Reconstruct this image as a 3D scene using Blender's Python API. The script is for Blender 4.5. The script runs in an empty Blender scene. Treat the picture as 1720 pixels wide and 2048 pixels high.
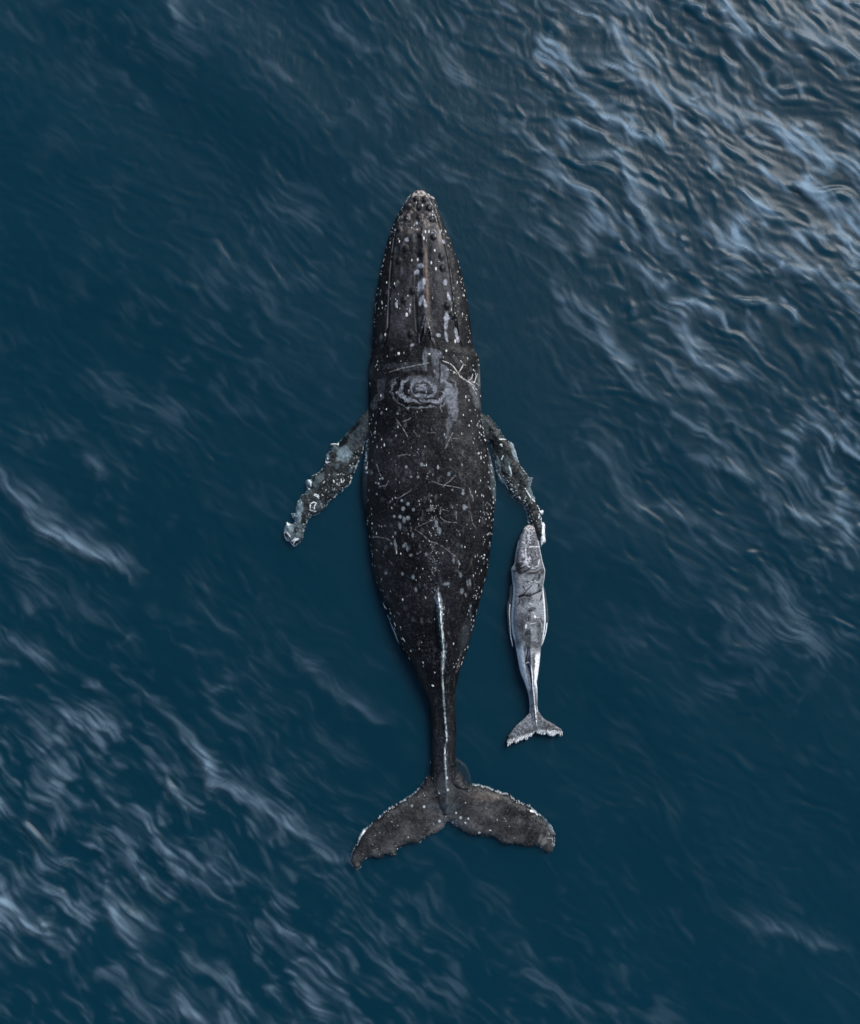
import bpy, math, numpy as np
from mathutils import Vector, Quaternion
rad = math.radians
scene = bpy.context.scene

# ------------------------------------------------------------------ camera, light, exposure
S = 14.0 / 1350.0                       # metres per photograph pixel at the water surface
CX, CY = 860.0, 1024.0
cam_d = bpy.data.cameras.new('camera')
cam = bpy.data.objects.new('camera', cam_d)
scene.collection.objects.link(cam)
scene.camera = cam
CAM_H = 19.0
cam.location = (0, 0, CAM_H)
cam.rotation_euler = (0, 0, 0)
cam_d.sensor_fit = 'VERTICAL'
cam_d.sensor_height = 24
cam_d.lens = 24 * CAM_H / (2048 * S)
cam_d.clip_end = 5000

SUN_EL, SUN_AZ = 38.0, 52.0             # elevation; direction angle from +X (towards upper right)
world = bpy.data.worlds.new('World'); scene.world = world
world.use_nodes = True
wn = world.node_tree; wn.nodes.clear()
sky = wn.nodes.new('ShaderNodeTexSky'); sky.sky_type = 'NISHITA'; sky.sun_disc = False
sky.sun_elevation = rad(SUN_EL); sky.sun_rotation = rad(90 - SUN_AZ)
sky.dust_density = 0.8; sky.air_density = 1.0
bg = wn.nodes.new('ShaderNodeBackground'); bg.inputs['Strength'].default_value = 0.085
wo = wn.nodes.new('ShaderNodeOutputWorld')
wn.links.new(sky.outputs[0], bg.inputs[0]); wn.links.new(bg.outputs[0], wo.inputs[0])

sun_d = bpy.data.lights.new('sun', 'SUN'); sun_d.energy = 2.9; sun_d.angle = rad(22)
sun_d.color = (1.0, 0.995, 0.985)
sun = bpy.data.objects.new('sun', sun_d); scene.collection.objects.link(sun)
sd = Vector((math.cos(rad(SUN_EL)) * math.cos(rad(SUN_AZ)), math.cos(rad(SUN_EL)) * math.sin(rad(SUN_AZ)), math.sin(rad(SUN_EL))))
sun.rotation_euler = sd.to_track_quat('Z', 'Y').to_euler()
sun.location = sd * 60

scene.view_settings.view_transform = 'Standard'
scene.view_settings.look = 'None'
scene.view_settings.exposure = 0.12
scene.view_settings.gamma = 1.0
scene.view_settings.use_curve_mapping = False

# ------------------------------------------------------------------ numeric helpers
rng = np.random.default_rng(7)
TAB = rng.random((256, 256)).astype(np.float32)

def vnoise(x, y, seed=0):
    x = np.asarray(x, np.float32) + seed * 17.31; y = np.asarray(y, np.float32) + seed * 9.73
    xi = np.floor(x).astype(np.int64); yi = np.floor(y).astype(np.int64)
    fx = x - xi; fy = y - yi
    fx = fx * fx * (3 - 2 * fx); fy = fy * fy * (3 - 2 * fy)
    a = TAB[xi & 255, yi & 255]; b = TAB[(xi + 1) & 255, yi & 255]
    c = TAB[xi & 255, (yi + 1) & 255]; d = TAB[(xi + 1) & 255, (yi + 1) & 255]
    return (a * (1 - fx) + b * fx) * (1 - fy) + (c * (1 - fx) + d * fx) * fy

def fbm(x, y, sx, sy=None, octs=4, seed=0, gain=0.5):
    sy = sy or sx
    u = x / sx; v = y / sy
    t = 0; a = 1.0; s = 0
    for k in range(octs):
        t = t + a * vnoise(u, v, seed + k * 3); s += a; a *= gain
        u, v = u * 1.62 - v * 1.18, u * 1.18 + v * 1.62
    return t / s

def sstep(a, b, x):
    t = np.clip((x - a) / (b - a), 0, 1)
    return t * t * (3 - 2 * t)

def poly_sdf(X, Y, pts, margin=14):
    """signed distance, positive inside, to a closed polygon (evaluated near its box only)"""
    P = np.array(pts, np.float32)
    out = np.full(X.shape, -99.0, np.float32)
    x0, y0 = P.min(0) - margin; x1, y1 = P.max(0) + margin
    m = (X > x0) & (X < x1) & (Y > y0) & (Y < y1)
    x = X[m].astype(np.float32); y = Y[m].astype(np.float32)
    d2 = np.full(x.shape, 1e9, np.float32); ins = np.zeros(x.shape, bool)
    n = len(P)
    for i in range(n):
        ax, ay = P[i]; bx, by = P[(i + 1) % n]
        ex, ey = bx - ax, by - ay
        t = np.clip(((x - ax) * ex + (y - ay) * ey) / (ex * ex + ey * ey + 1e-9), 0, 1)
        dx = x - ax - t * ex; dy = y - ay - t * ey
        d2 = np.minimum(d2, dx * dx + dy * dy)
        if ay != by:
            c = ((ay > y) != (by > y)) & (x < ex * (y - ay) / ey + ax)
            ins ^= c
    d = np.sqrt(d2)
    out[m] = np.where(ins, d, -d)
    return out

def smooth_poly(pts, n=4, rough=0.0, seed=1):
    """closed Catmull-Rom through the points, with a little raggedness"""
    P = np.array(pts, float); N = len(P); out = []
    for i in range(N):
        p0, p1, p2, p3 = P[i - 1], P[i], P[(i + 1) % N], P[(i + 2) % N]
        k = max(2, int(np.linalg.norm(p2 - p1) / n))
        for j in range(k):
            t = j / k
            q = 0.5 * (2 * p1 + (p2 - p0) * t + (2 * p0 - 5 * p1 + 4 * p2 - p3) * t * t + (3 * p1 - p0 - 3 * p2 + p3) * t ** 3)
            out.append(q)
    out = np.array(out)
    if rough:
        r = np.random.default_rng(seed)
        out += r.normal(0, rough, out.shape)
    return out

# ------------------------------------------------------------------ node helpers
def new_mat(name):
    m = bpy.data.materials.new(name); m.use_nodes = True
    nt = m.node_tree; b = nt.nodes['Principled BSDF']
    return m, nt, b

def skin_material(name, rough, scale, bump):
    m, nt, b = new_mat(name)
    N = nt.nodes; L = nt.links
    at = N.new('ShaderNodeAttribute'); at.attribute_name = 'skin'
    tc = N.new('ShaderNodeTexCoord')
    n1 = N.new('ShaderNodeTexNoise'); n1.inputs['Scale'].default_value = scale; n1.inputs['Detail'].default_value = 5; n1.inputs['Roughness'].default_value = 0.7
    L.new(tc.outputs['Object'], n1.inputs['Vector'])
    mr = N.new('ShaderNodeMapRange'); mr.inputs[1].default_value = 0.3; mr.inputs[2].default_value = 0.7
    mr.inputs[3].default_value = 0.40; mr.inputs[4].default_value = 1.75
    L.new(n1.outputs['Fac'], mr.inputs[0])
    mx = N.new('ShaderNodeVectorMath'); mx.operation = 'SCALE'
    L.new(at.outputs['Color'], mx.inputs[0]); L.new(mr.outputs[0], mx.inputs['Scale'])
    L.new(mx.outputs[0], b.inputs['Base Color'])
    r2 = N.new('ShaderNodeMapRange'); r2.inputs[1].default_value = 0.3; r2.inputs[2].default_value = 0.7
    r2.inputs[3].default_value = rough - 0.08; r2.inputs[4].default_value = rough + 0.15
    b.inputs['Specular IOR Level'].default_value = 0.35
    L.new(n1.outputs['Fac'], r2.inputs[0]); L.new(r2.outputs[0], b.inputs['Roughness'])
    b.inputs['IOR'].default_value = 1.36
    bp = N.new('ShaderNodeBump'); bp.inputs['Strength'].default_value = bump; bp.inputs['Distance'].default_value = 0.02
    L.new(n1.outputs['Fac'], bp.inputs['Height']); L.new(bp.outputs[0], b.inputs['Normal'])
    return m

def link(o, parent=None):
    scene.collection.objects.link(o)
    if parent: o.parent = parent
    return o

# ------------------------------------------------------------------ the sea: real waves on one sheet out to the horizon
scene.cycles.volume_bounces = 0
WATER_Z = 0.09
def axis(lo, hi, step, far):
    core = np.arange(lo, hi + 1e-6, step)
    g = []; d = step; x = core[-1]
    while x < far:
        d *= 1.22; x += d; g.append(x)
    g = np.array(g)
    h = []; d = step; x = core[0]
    while x > -far:
        d *= 1.22; x -= d; h.append(x)
    return np.concatenate([np.array(h)[::-1], core, g])

def fft_field(N, L, lam0, lam1, lpk, ang, power, slope, seed):
    """band-limited directional random wave field, unit variance, tiling over L metres"""
    r = np.random.default_rng(seed)
    k = np.fft.fftfreq(N, L / N) * 2 * np.pi
    KX, KY = np.meshgrid(k, k, indexing='ij')
    K = np.hypot(KX, KY) + 1e-9
    th = np.arctan2(KY, KX)
    D = np.abs(np.cos(th - rad(ang))) ** power + 0.01
    kp = 2 * np.pi / lpk
    A = (K / kp) ** slope * np.exp(-1.2 * (kp / K) ** 3)
    A = A * (K > 2 * np.pi / lam1) * np.exp(-(K / (2 * np.pi / lam0)) ** 4) * D
    F = A * (r.normal(size=K.shape) + 1j * r.normal(size=K.shape))
    f = np.real(np.fft.ifft2(F))
    return ((f - f.mean()) / f.std()).astype(np.float32)

def sample(f, L, X, Y):
    N = f.shape[0]
    u = X / L * N; v = Y / L * N
    i = np.floor(u).astype(np.int64); j = np.floor(v).astype(np.int64)
    a = (u - i).astype(np.float32); b = (v - j).astype(np.float32)
    i0 = i % N; i1 = (i + 1) % N; j0 = j % N; j1 = (j + 1) % N
    return (f[i0, j0] * (1 - a) + f[i1, j0] * a) * (1 - b) + (f[i0, j1] * (1 - a) + f[i1, j1] * a) * b

def grid_mesh(name, X, Y, Z):
    nx, ny = X.shape
    me = bpy.data.meshes.new(name)
    co = np.stack([X, Y, Z], -1).reshape(-1, 3).astype(np.float32)
    idx = np.arange(nx * ny).reshape(nx, ny)
    q = np.stack([idx[:-1, :-1], idx[1:, :-1], idx[1:, 1:], idx[:-1, 1:]], -1).reshape(-1, 4)
    fill_mesh(me, co, q)
    return me

def fill_mesh(me, co, q):
    me.vertices.add(len(co)); me.vertices.foreach_set('co', np.ascontiguousarray(co, np.float32).ravel())
    me.loops.add(q.size); me.loops.foreach_set('vertex_index', np.ascontiguousarray(q, np.int32).ravel())
    me.polygons.add(len(q)); me.polygons.foreach_set('loop_start', (np.arange(len(q)) * q.shape[1]).astype(np.int32))
    me.update(calc_edges=True)
    me.polygons.foreach_set('use_smooth', np.ones(len(q), bool))
    me.update()

def set_attr(me, name, typ, arr):
    a = me.attributes.new(name, typ, 'POINT')
    a.data.foreach_set('color' if 'COLOR' in typ else 'value', np.ascontiguousarray(arr, np.float32).ravel())

def build_sea():
    xs = axis(-10.4, 10.4, 0.033, 900); ys = axis(-12.2, 12.2, 0.033, 900)
    X, Y = np.meshgrid(xs, ys, indexing='ij')
    X = X.astype(np.float32); Y = Y.astype(np.float32)
    # wander the sampling position so crests bend and break up
    wx = (fbm(X, Y, 2.6, octs=3, seed=5) - .5) * 1.6; wy = (fbm(X, Y, 2.6, octs=3, seed=15) - .5) * 1.6
    XX = X + wx; YY = Y + wy
    a = fft_field(1024, 36.0, 0.22, 2.2, 0.95, 50, 3.0, -2.2, 3)
    b = fft_field(1024, 29.0, 0.13, 0.8, 0.40, 52, 5.0, -2.2, 11)
    big = fft_field(256, 60.0, 2.0, 12.0, 6.0, 55, 4.0, -2.0, 21)
    A = sample(a, 36.0, XX, YY); B = sample(b, 29.0, XX, YY); G = sample(big, 60.0, X, Y)
    # wind patches: rougher towards the upper right and lower left, slick round the animals
    px = X / S + CX; py = CY - Y / S
    dd = (X * 0.64 + Y * 0.77)                                   # along the wind
    patch = fbm(X, Y, 5.0, octs=3, seed=40)
    wind = 0.17 + 0.98 * sstep(0.3, 9.5, dd) + 0.64 * sstep(3.2, 10.5, -dd)
    across = X * 0.77 - Y * 0.64
    wind = wind * (0.65 + 0.7 * sstep(.3, .7, patch)) * (1 - .72 * sstep(3.5, 10, -across) * sstep(-4, 1, Y)) * (1 - .45 * sstep(3.0, 9.5, across))
    ax = np.abs((px - 880) / 230.0); ay = np.abs((py - 1060) / 720.0)
    slick = sstep(0.75, 1.9, np.sqrt(ax ** 2 + ay ** 2))
    wind = wind * (0.26 + 0.74 * slick)
    far = 1 - sstep(14, 40, np.hypot(X, Y))
    crest = np.exp(0.85 * np.clip(A, -3, 2.6)) / 2.0
    # thread-like crests: ridged noise drawn out along the wave fronts
    c_, s_ = math.cos(rad(-41)), math.sin(rad(-41))
    X2 = X + (fbm(X, Y, 1.1, octs=3, seed=61) - .5) * .55; Y2 = Y + (fbm(X, Y, 1.1, octs=3, seed=67) - .5) * .55
    U = X2 * c_ + Y2 * s_; V = -X2 * s_ + Y2 * c_
    def ridged(lu, lv, seed, p):
        n = fbm(U, V, lu, lv, 2, seed, .35)
        return np.clip(1 - np.abs(2 * n - 1) * 1.9, 0, 1) ** p
    gate = sstep(.46, .70, fbm(U, V, 1.0, .42, 3, 88))
    gate2 = sstep(.42, .68, fbm(U, V, .55, .26, 3, 98))
    fibre = .15 + 1.5 * sstep(.25, .8, fbm(U, V, .50, .055, 3, 77))
    w1 = ridged(2.0, .72, 71, 3.4) * gate
    w2 = ridged(.72, .28, 83, 2.6) * gate2
    blotch = sstep(.50, .80, fbm(U, V, .42, .15, 3, 120)) * sstep(.35, .65, patch)
    # the longer wave crests that stand out one by one
    wxp = (fbm(X, Y, .6, octs=3, seed=131) - .5) * 34; wyp = (fbm(X, Y, .6, octs=3, seed=141) - .5) * 34
    LONG = [([(1165,312),(1215,318),(1242,345),(1258,400),(1290,450),(1330,505),(1370,530)],9,1.3),([(1140,200),(1200,240),(1260,265)],9,.7),([(1255,160),(1300,180),(1318,210)],9,1.1),
        ([(1340,195),(1420,225),(1480,255)],11,1.1),([(1450,215),(1500,245),(1560,270),(1610,285)],10,1.0),([(1195,15),(1260,40),(1292,80)],9,.8),([(1100,560),(1150,610),(1190,640),(1210,710),(1250,770),(1300,800)],8,.75),
        ([(1330,620),(1360,690),(1410,730),(1450,755),(1490,760)],9,1.0),([(1600,820),(1640,870),(1700,905)],9,1.0),([(1380,910),(1460,945),(1530,975)],9,.6),([(1540,1010),(1620,1045),(1675,1040)],8,.6),
        ([(0,945),(60,1030),(120,1080),(180,1112),(240,1125),(250,1145)],10,1.3),([(20,960),(90,1010),(140,1060)],9,.5),([(370,1480),(410,1515),(425,1570)],7,1.2),([(440,1560),(490,1595),(560,1640),(620,1680),(685,1720)],9,.9),
        ([(590,1310),(650,1370),(700,1410),(760,1440)],9,.45),([(60,1300),(105,1335)],8,.8),([(120,1435),(210,1452)],9,.7),([(0,1800),(60,1850),(120,1880)],11,.9),([(215,1780),(240,1850),(275,1885)],10,.8),([(340,1990),(400,2040)],11,.9),
        ([(600,1970),(640,2030)],10,.8),([(1560,40),(1640,90),(1700,120)],10,.9),([(1600,380),(1690,430)],10,.9),([(1480,470),(1560,520),(1640,560)],10,.9),([(1240,520),(1290,545),(1360,620)],9,.6),([(870,340),(920,370)],8,.35),([(1180,880),(1240,980),(1270,1040)],9,.45),
        ([(1330,1020),(1390,1050),(1470,1110)],9,.4),([(1500,1210),(1560,1250),(1640,1290)],10,.45),([(1480,1830),(1580,1870),(1660,1890)],10,.5),([(340,0),(362,55)],8,.6),([(160,900),(200,950)],9,.5)]
    w0 = np.zeros_like(X)
    for pts, wd, amp in LONG:
        P = np.array(pts, float); x0, y0 = P.min(0) - 70; x1, y1 = P.max(0) + 70
        mm = (px > x0) & (px < x1) & (py > y0) & (py < y1)
        qx = px[mm] + wxp[mm]; qy = py[mm] + wyp[mm]
        best = np.full(qx.shape, 1e9); tt = np.zeros(qx.shape); sgn = np.zeros(qx.shape)
        for k, (p, q) in enumerate(zip(P[:-1], P[1:])):
            e = q - p; t_ = np.clip(((qx - p[0]) * e[0] + (qy - p[1]) * e[1]) / (e @ e), 0, 1)
            ddx = qx - p[0] - t_ * e[0]; ddy = qy - p[1] - t_ * e[1]; d_ = np.hypot(ddx, ddy)
            nb = d_ < best; best[nb] = d_[nb]; tt[nb] = (k + t_[nb]) / (len(P) - 1); sgn[nb] = np.sign(ddx * e[1] - ddy * e[0])[nb]
        ww = np.where(sgn < 0, wd * .75, wd * 2.0)               # steep on one side, trailing off on the other
        v_ = amp * np.exp(-(best / ww) ** 1.5) * (.25 + .75 * np.sin(np.pi * np.clip(tt * .84 + .08, 0, 1)))
        w0[mm] = np.maximum(w0[mm], v_)
    Z = 0.011 * wind * crest + 0.0027 * (wind + .65 * slick) * (0.4 + np.clip(crest, 0, 2)) * B + 0.030 * G * (0.15 + 0.85 * slick)
    Z = Z + wind * (0.026 * w1 + 0.018 * w2 + .010 * blotch) + .026 * w0
    Z = WATER_Z + (Z - 0.024 * wind) * far
    nx, ny = X.shape
    idx = np.arange(nx * ny).reshape(nx, ny)
    loop = np.concatenate([idx[:, 0], idx[-1, 1:], idx[-2::-1, -1], idx[0, -2:0:-1]])
    co = np.stack([X, Y, Z], -1).reshape(-1, 3).astype(np.float32)
    low = co[loop].copy(); low[:, 2] = -60.0
    q = np.stack([idx[:-1, :-1], idx[1:, :-1], idx[1:, 1:], idx[:-1, 1:]], -1).reshape(-1, 4)
    nl = len(loop); lo = nx * ny + np.arange(nl)
    side = np.stack([loop, lo, np.roll(lo, -1), np.roll(loop, -1)], -1)
    cen_i = nx * ny + nl
    floor = np.stack([np.full(nl, cen_i), np.roll(lo, -1), lo], -1)
    me = bpy.data.meshes.new('sea')
    co = np.concatenate([co, low, np.array([[0, 0, -60.0]], np.float32)])
    faces_q = np.concatenate([q, side])
    me.vertices.add(len(co)); me.vertices.foreach_set('co', co.ravel())
    li = np.concatenate([faces_q.ravel(), floor.ravel()]).astype(np.int32)
    me.loops.add(len(li)); me.loops.foreach_set('vertex_index', li)
    st = np.concatenate([np.arange(len(faces_q)) * 4, len(faces_q) * 4 + np.arange(nl) * 3]).astype(np.int32)
    me.polygons.add(len(st)); me.polygons.foreach_set('loop_start', st)
    me.update(calc_edges=True)
    me.polygons.foreach_set('use_smooth', np.concatenate([np.ones(len(q), bool), np.zeros(nl * 2, bool)])); me.update()
    glint_paint = .70 * w0 * (.25 + .85 * fibre) + np.clip((0.95 * w1 + 0.52 * w2 + 0.30 * blotch + .22 * sstep(1.2, 4.5, crest)) * fibre, 0, 1) * np.clip(wind, 0, 1.1) * far * (1 + .95 * sstep(2, 9.5, dd))  # sun and sky glints painted as pale crest colour, stronger towards the upper right
    glint_paint = np.concatenate([glint_paint.ravel(), np.zeros(nl + 1)])
    set_attr(me, 'glint_paint', 'FLOAT', glint_paint)
    m, nt, bs = new_mat('sea_water'); N = nt.nodes; Lk = nt.links
    N.remove(bs); out = N['Material Output']
    at = N.new('ShaderNodeAttribute'); at.attribute_name = 'glint_paint'
    tc = N.new('ShaderNodeTexCoord')
    # fine capillary ripples
    mp = N.new('ShaderNodeMapping'); mp.inputs['Rotation'].default_value = (0, 0, rad(-50)); mp.inputs['Scale'].default_value = (2.2, 1.0, 1.0)
    Lk.new(tc.outputs['Object'], mp.inputs['Vector'])
    n2 = N.new('ShaderNodeTexNoise'); n2.inputs['Scale'].default_value = 3.6; n2.inputs['Detail'].default_value = 5; n2.inputs['Roughness'].default_value = 0.6
    Lk.new(mp.outputs[0], n2.inputs['Vector'])
    bp = N.new('ShaderNodeBump'); bp.inputs['Strength'].default_value = 0.32; bp.inputs['Distance'].default_value = 0.03
    Lk.new(n2.outputs['Fac'], bp.inputs['Height'])
    gl = N.new('ShaderNodeBsdfGlossy'); gl.inputs['Roughness'].default_value = 0.40; Lk.new(bp.outputs[0], gl.inputs['Normal'])
    tr = N.new('ShaderNodeBsdfTransparent')
    fr = N.new('ShaderNodeFresnel'); fr.inputs['IOR'].default_value = 1.36; Lk.new(bp.outputs[0], fr.inputs['Normal'])
    geo = N.new('ShaderNodeNewGeometry')                          # unbent rays: the same reflectance from both sides
    inv = N.new('ShaderNodeMath'); inv.operation = 'SUBTRACT'; inv.inputs[0].default_value = 1.0; Lk.new(geo.outputs['Backfacing'], inv.inputs[1])
    fo = N.new('ShaderNodeMath'); fo.operation = 'MULTIPLY'; Lk.new(fr.outputs[0], fo.inputs[0]); Lk.new(inv.outputs[0], fo.inputs[1])
    m1 = N.new('ShaderNodeMixShader'); Lk.new(fo.outputs[0], m1.inputs[0]); Lk.new(tr.outputs[0], m1.inputs[1]); Lk.new(gl.outputs[0], m1.inputs[2])
    df = N.new('ShaderNodeBsdfDiffuse'); df.inputs['Color'].default_value = (0.27, 0.39, 0.49, 1)  # pale diffuse colour of the painted glints
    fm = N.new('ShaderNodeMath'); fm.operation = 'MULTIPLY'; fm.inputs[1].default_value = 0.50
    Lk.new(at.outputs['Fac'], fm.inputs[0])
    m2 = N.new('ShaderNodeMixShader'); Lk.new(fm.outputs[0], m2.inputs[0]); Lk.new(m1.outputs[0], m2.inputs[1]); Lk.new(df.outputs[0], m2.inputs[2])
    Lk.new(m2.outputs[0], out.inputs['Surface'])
    # the body of water: scattering gives the teal, absorption swallows the rest
    K = 5.0
    sc_ = (0.002, 0.188, 0.318)                                     # share of the lost light that is scattered back out
    vs_ = N.new('ShaderNodeVolumeScatter'); vs_.inputs['Color'].default_value = (*sc_, 1); vs_.inputs['Density'].default_value = K
    va_ = N.new('ShaderNodeVolumeAbsorption'); va_.inputs['Color'].default_value = (*sc_, 1); va_.inputs['Density'].default_value = K
    ad = N.new('ShaderNodeAddShader'); Lk.new(vs_.outputs[0], ad.inputs[0]); Lk.new(va_.outputs[0], ad.inputs[1]); Lk.new(ad.outputs[0], out.inputs['Volume'])
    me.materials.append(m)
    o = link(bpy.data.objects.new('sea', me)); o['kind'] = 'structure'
build_sea()

# ------------------------------------------------------------------ painting on an animal's skin (pigment, scars, barnacle spots)
class Skin:
    def __init__(self, x0, x1, y0, y1, step):
        self.step = step
        xs = np.arange(x0, x1, step); ys = np.arange(y0, y1, step)
        self.X, self.Y = np.meshgrid(xs, ys, indexing='ij')
        self.X = self.X.astype(np.float32); self.Y = self.Y.astype(np.float32)
        self.x0, self.y0 = x0, y0
        self.C = np.zeros(self.X.shape + (3,), np.float32)
        self.H = np.zeros(self.X.shape, np.float32)             # extra height in metres
    def mix(self, mask, col):
        m = np.clip(mask, 0, 1)[..., None]
        self.C = self.C * (1 - m) + np.array(col, np.float32) * m
    def win(self, x0, x1, y0, y1):
        i0 = max(0, int((x0 - self.x0) / self.step)); i1 = int((x1 - self.x0) / self.step) + 2
        j0 = max(0, int((y0 - self.y0) / self.step)); j1 = int((y1 - self.y0) / self.step) + 2
        return slice(i0, max(i0, i1)), slice(j0, max(j0, j1))
    def contrast(self, pivot, power):
        l = self.C.mean(-1, keepdims=True)
        self.C = np.clip(self.C * (np.maximum(l, 1e-4) / pivot) ** power, 0, .92)
    def blot(self, cx, cy, rx, ry, col, a=1.0, ang=0, soft=0.35, h=0, wob=0.0):
        r = max(rx, ry) * 1.6 + 2
        w = self.win(cx - r, cx + r, cy - r, cy + r)
        x = self.X[w] - cx; y = self.Y[w] - cy
        if x.size == 0: return
        c, s = math.cos(rad(ang)), math.sin(rad(ang))
        u = (x * c + y * s) / rx; v = (-x * s + y * c) / ry
        d = np.sqrt(u * u + v * v)
        if wob: d = d + (fbm(self.X[w], self.Y[w], max(rx, ry) * .55, octs=3, seed=int(cx) % 50) - .5) * wob * 2
        m = (1 - sstep(1 - soft, 1 + soft, d)) * a
        m3 = m[..., None]
        self.C[w] = self.C[w] * (1 - m3) + np.array(col, np.float32) * m3
        if h: self.H[w] += h * m
    def line(self, pts, width, col, a=1.0, h=0, breaks=0.0, seed=1):
        P = np.array(pts, np.float32)
        x0, y0 = P.min(0) - width * 3 - 2; x1, y1 = P.max(0) + width * 3 + 2
        w = self.win(x0, x1, y0, y1)
        x = self.X[w]; y = self.Y[w]
        if x.size == 0: return
        d = np.full(x.shape, 99.0, np.float32)
        for p, q in zip(P[:-1], P[1:]):
            e = q - p
            t = np.clip(((x - p[0]) * e[0] + (y - p[1]) * e[1]) / (e @ e + 1e-6), 0, 1)
            d = np.minimum(d, np.hypot(x - p[0] - t * e[0], y - p[1] - t * e[1]))
        m = (1 - sstep(width * .5 - .2, width * .5 + .7, d)) * a
        if breaks: m = m * sstep(breaks - .12, breaks + .12, vnoise(x / 2.6, y / 2.6, seed))
        m3 = m[..., None]
        self.C[w] = self.C[w] * (1 - m3) + np.array(col, np.float32) * m3
        if h: self.H[w] += h * m

def skin_to_mesh(sk, sdf, ztop, zbot, name):
    """two grids welded along the outline: one continuous closed animal body"""
    X, Y, st = sk.X, sk.Y, sk.step
    ins = sdf > 0
    cell = ins[:-1, :-1] | ins[1:, :-1] | ins[1:, 1:] | ins[:-1, 1:]
    used = np.zeros(ins.shape, bool)
    used[:-1, :-1] |= cell; used[1:, :-1] |= cell; used[1:, 1:] |= cell; used[:-1, 1:] |= cell
    rim = used & ~ins
    gx, gy = np.gradient(sdf, st)
    n = np.hypot(gx, gy) + 1e-6
    px = X.copy(); py = Y.copy()
    mv = np.clip(-sdf, 0, 1.5 * st)
    px[rim] += (mv * gx / n)[rim]; py[rim] += (mv * gy / n)[rim]
    zt = np.where(rim, 0.0, ztop); zb = np.where(rim, 0.0, zbot)
    it = np.full(ins.shape, -1, np.int64); it[used] = np.arange(used.sum())
    nt = int(used.sum())
    ib = it.copy(); ib[ins] = nt + np.arange(ins.sum())
    wx = (px - CX) * S; wy = (CY - py) * S
    co = np.concatenate([np.stack([wx[used], wy[used], zt[used]], -1), np.stack([wx[ins], wy[ins], zb[ins]], -1)])
    col = np.concatenate([sk.C[used], sk.C[ins]])
    def quads(I):
        return np.stack([I[:-1, :-1][cell], I[:-1, 1:][cell], I[1:, 1:][cell], I[1:, :-1][cell]], -1)
    q = np.concatenate([quads(it), quads(ib)[:, ::-1]])
    me = bpy.data.meshes.new(name)
    fill_mesh(me, co, q)
    set_attr(me, 'skin', 'FLOAT_COLOR', np.concatenate([col, np.ones((len(col), 1), np.float32)], 1))
    return me

def interp_s(y, ky, kv, sm=9):
    """piecewise-linear outline table, smoothed"""
    yy = np.arange(ky[0] - 30, ky[-1] + 30, 1.0)
    v = np.interp(yy, ky, kv)
    k = np.hanning(sm + 2)[1:-1]; k /= k.sum()
    v2 = np.convolve(np.pad(v, sm // 2, 'edge'), k, 'valid')
    return np.interp(y, yy, v2).astype(np.float32)

def from_crop(pts, ox, oy, sc):
    return [(ox + a / sc, oy + b / sc) for a, b in pts]

# ------------------------------------------------------------------ barnacles: little ridged domes standing on the skin
def barnacle_geo(nseg=7):
    v = []; f = []
    for (r, z) in ((1.0, 0.0), (0.72, 0.55), (0.34, 0.62)):
        for k in range(nseg):
            a = 2 * math.pi * k / nseg
            v.append((r * math.cos(a), r * math.sin(a), z))
    v.append((0, 0, 0.42))
    for ring in range(2):
        for k in range(nseg):
            a, b = ring * nseg + k, ring * nseg + (k + 1) % nseg
            f.append((a, b, b + nseg)); f.append((a, b + nseg, a + nseg))
    for k in range(nseg): f.append((2 * nseg + k, 2 * nseg + (k + 1) % nseg, 3 * nseg))
    return np.array(v), f
BV, BF = barnacle_geo()

def shell_material():
    m, nt, b = new_mat('barnacle_shell')
    tc = nt.nodes.new('ShaderNodeTexCoord'); n = nt.nodes.new('ShaderNodeTexNoise'); n.inputs['Scale'].default_value = 60
    cr = nt.nodes.new('ShaderNodeValToRGB')
    cr.color_ramp.elements[0].color = (0.30, 0.31, 0.31, 1); cr.color_ramp.elements[1].color = (0.85, 0.84, 0.80, 1)
    cr.color_ramp.elements[0].position = 0.3; cr.color_ramp.elements[1].position = 0.55
    nt.links.new(tc.outputs['Object'], n.inputs['Vector']); nt.links.new(n.outputs['Fac'], cr.inputs['Fac'])
    nt.links.new(cr.outputs['Color'], b.inputs['Base Color']); b.inputs['Roughness'].default_value = 0.6
    return m
SHELL = shell_material()

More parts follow.
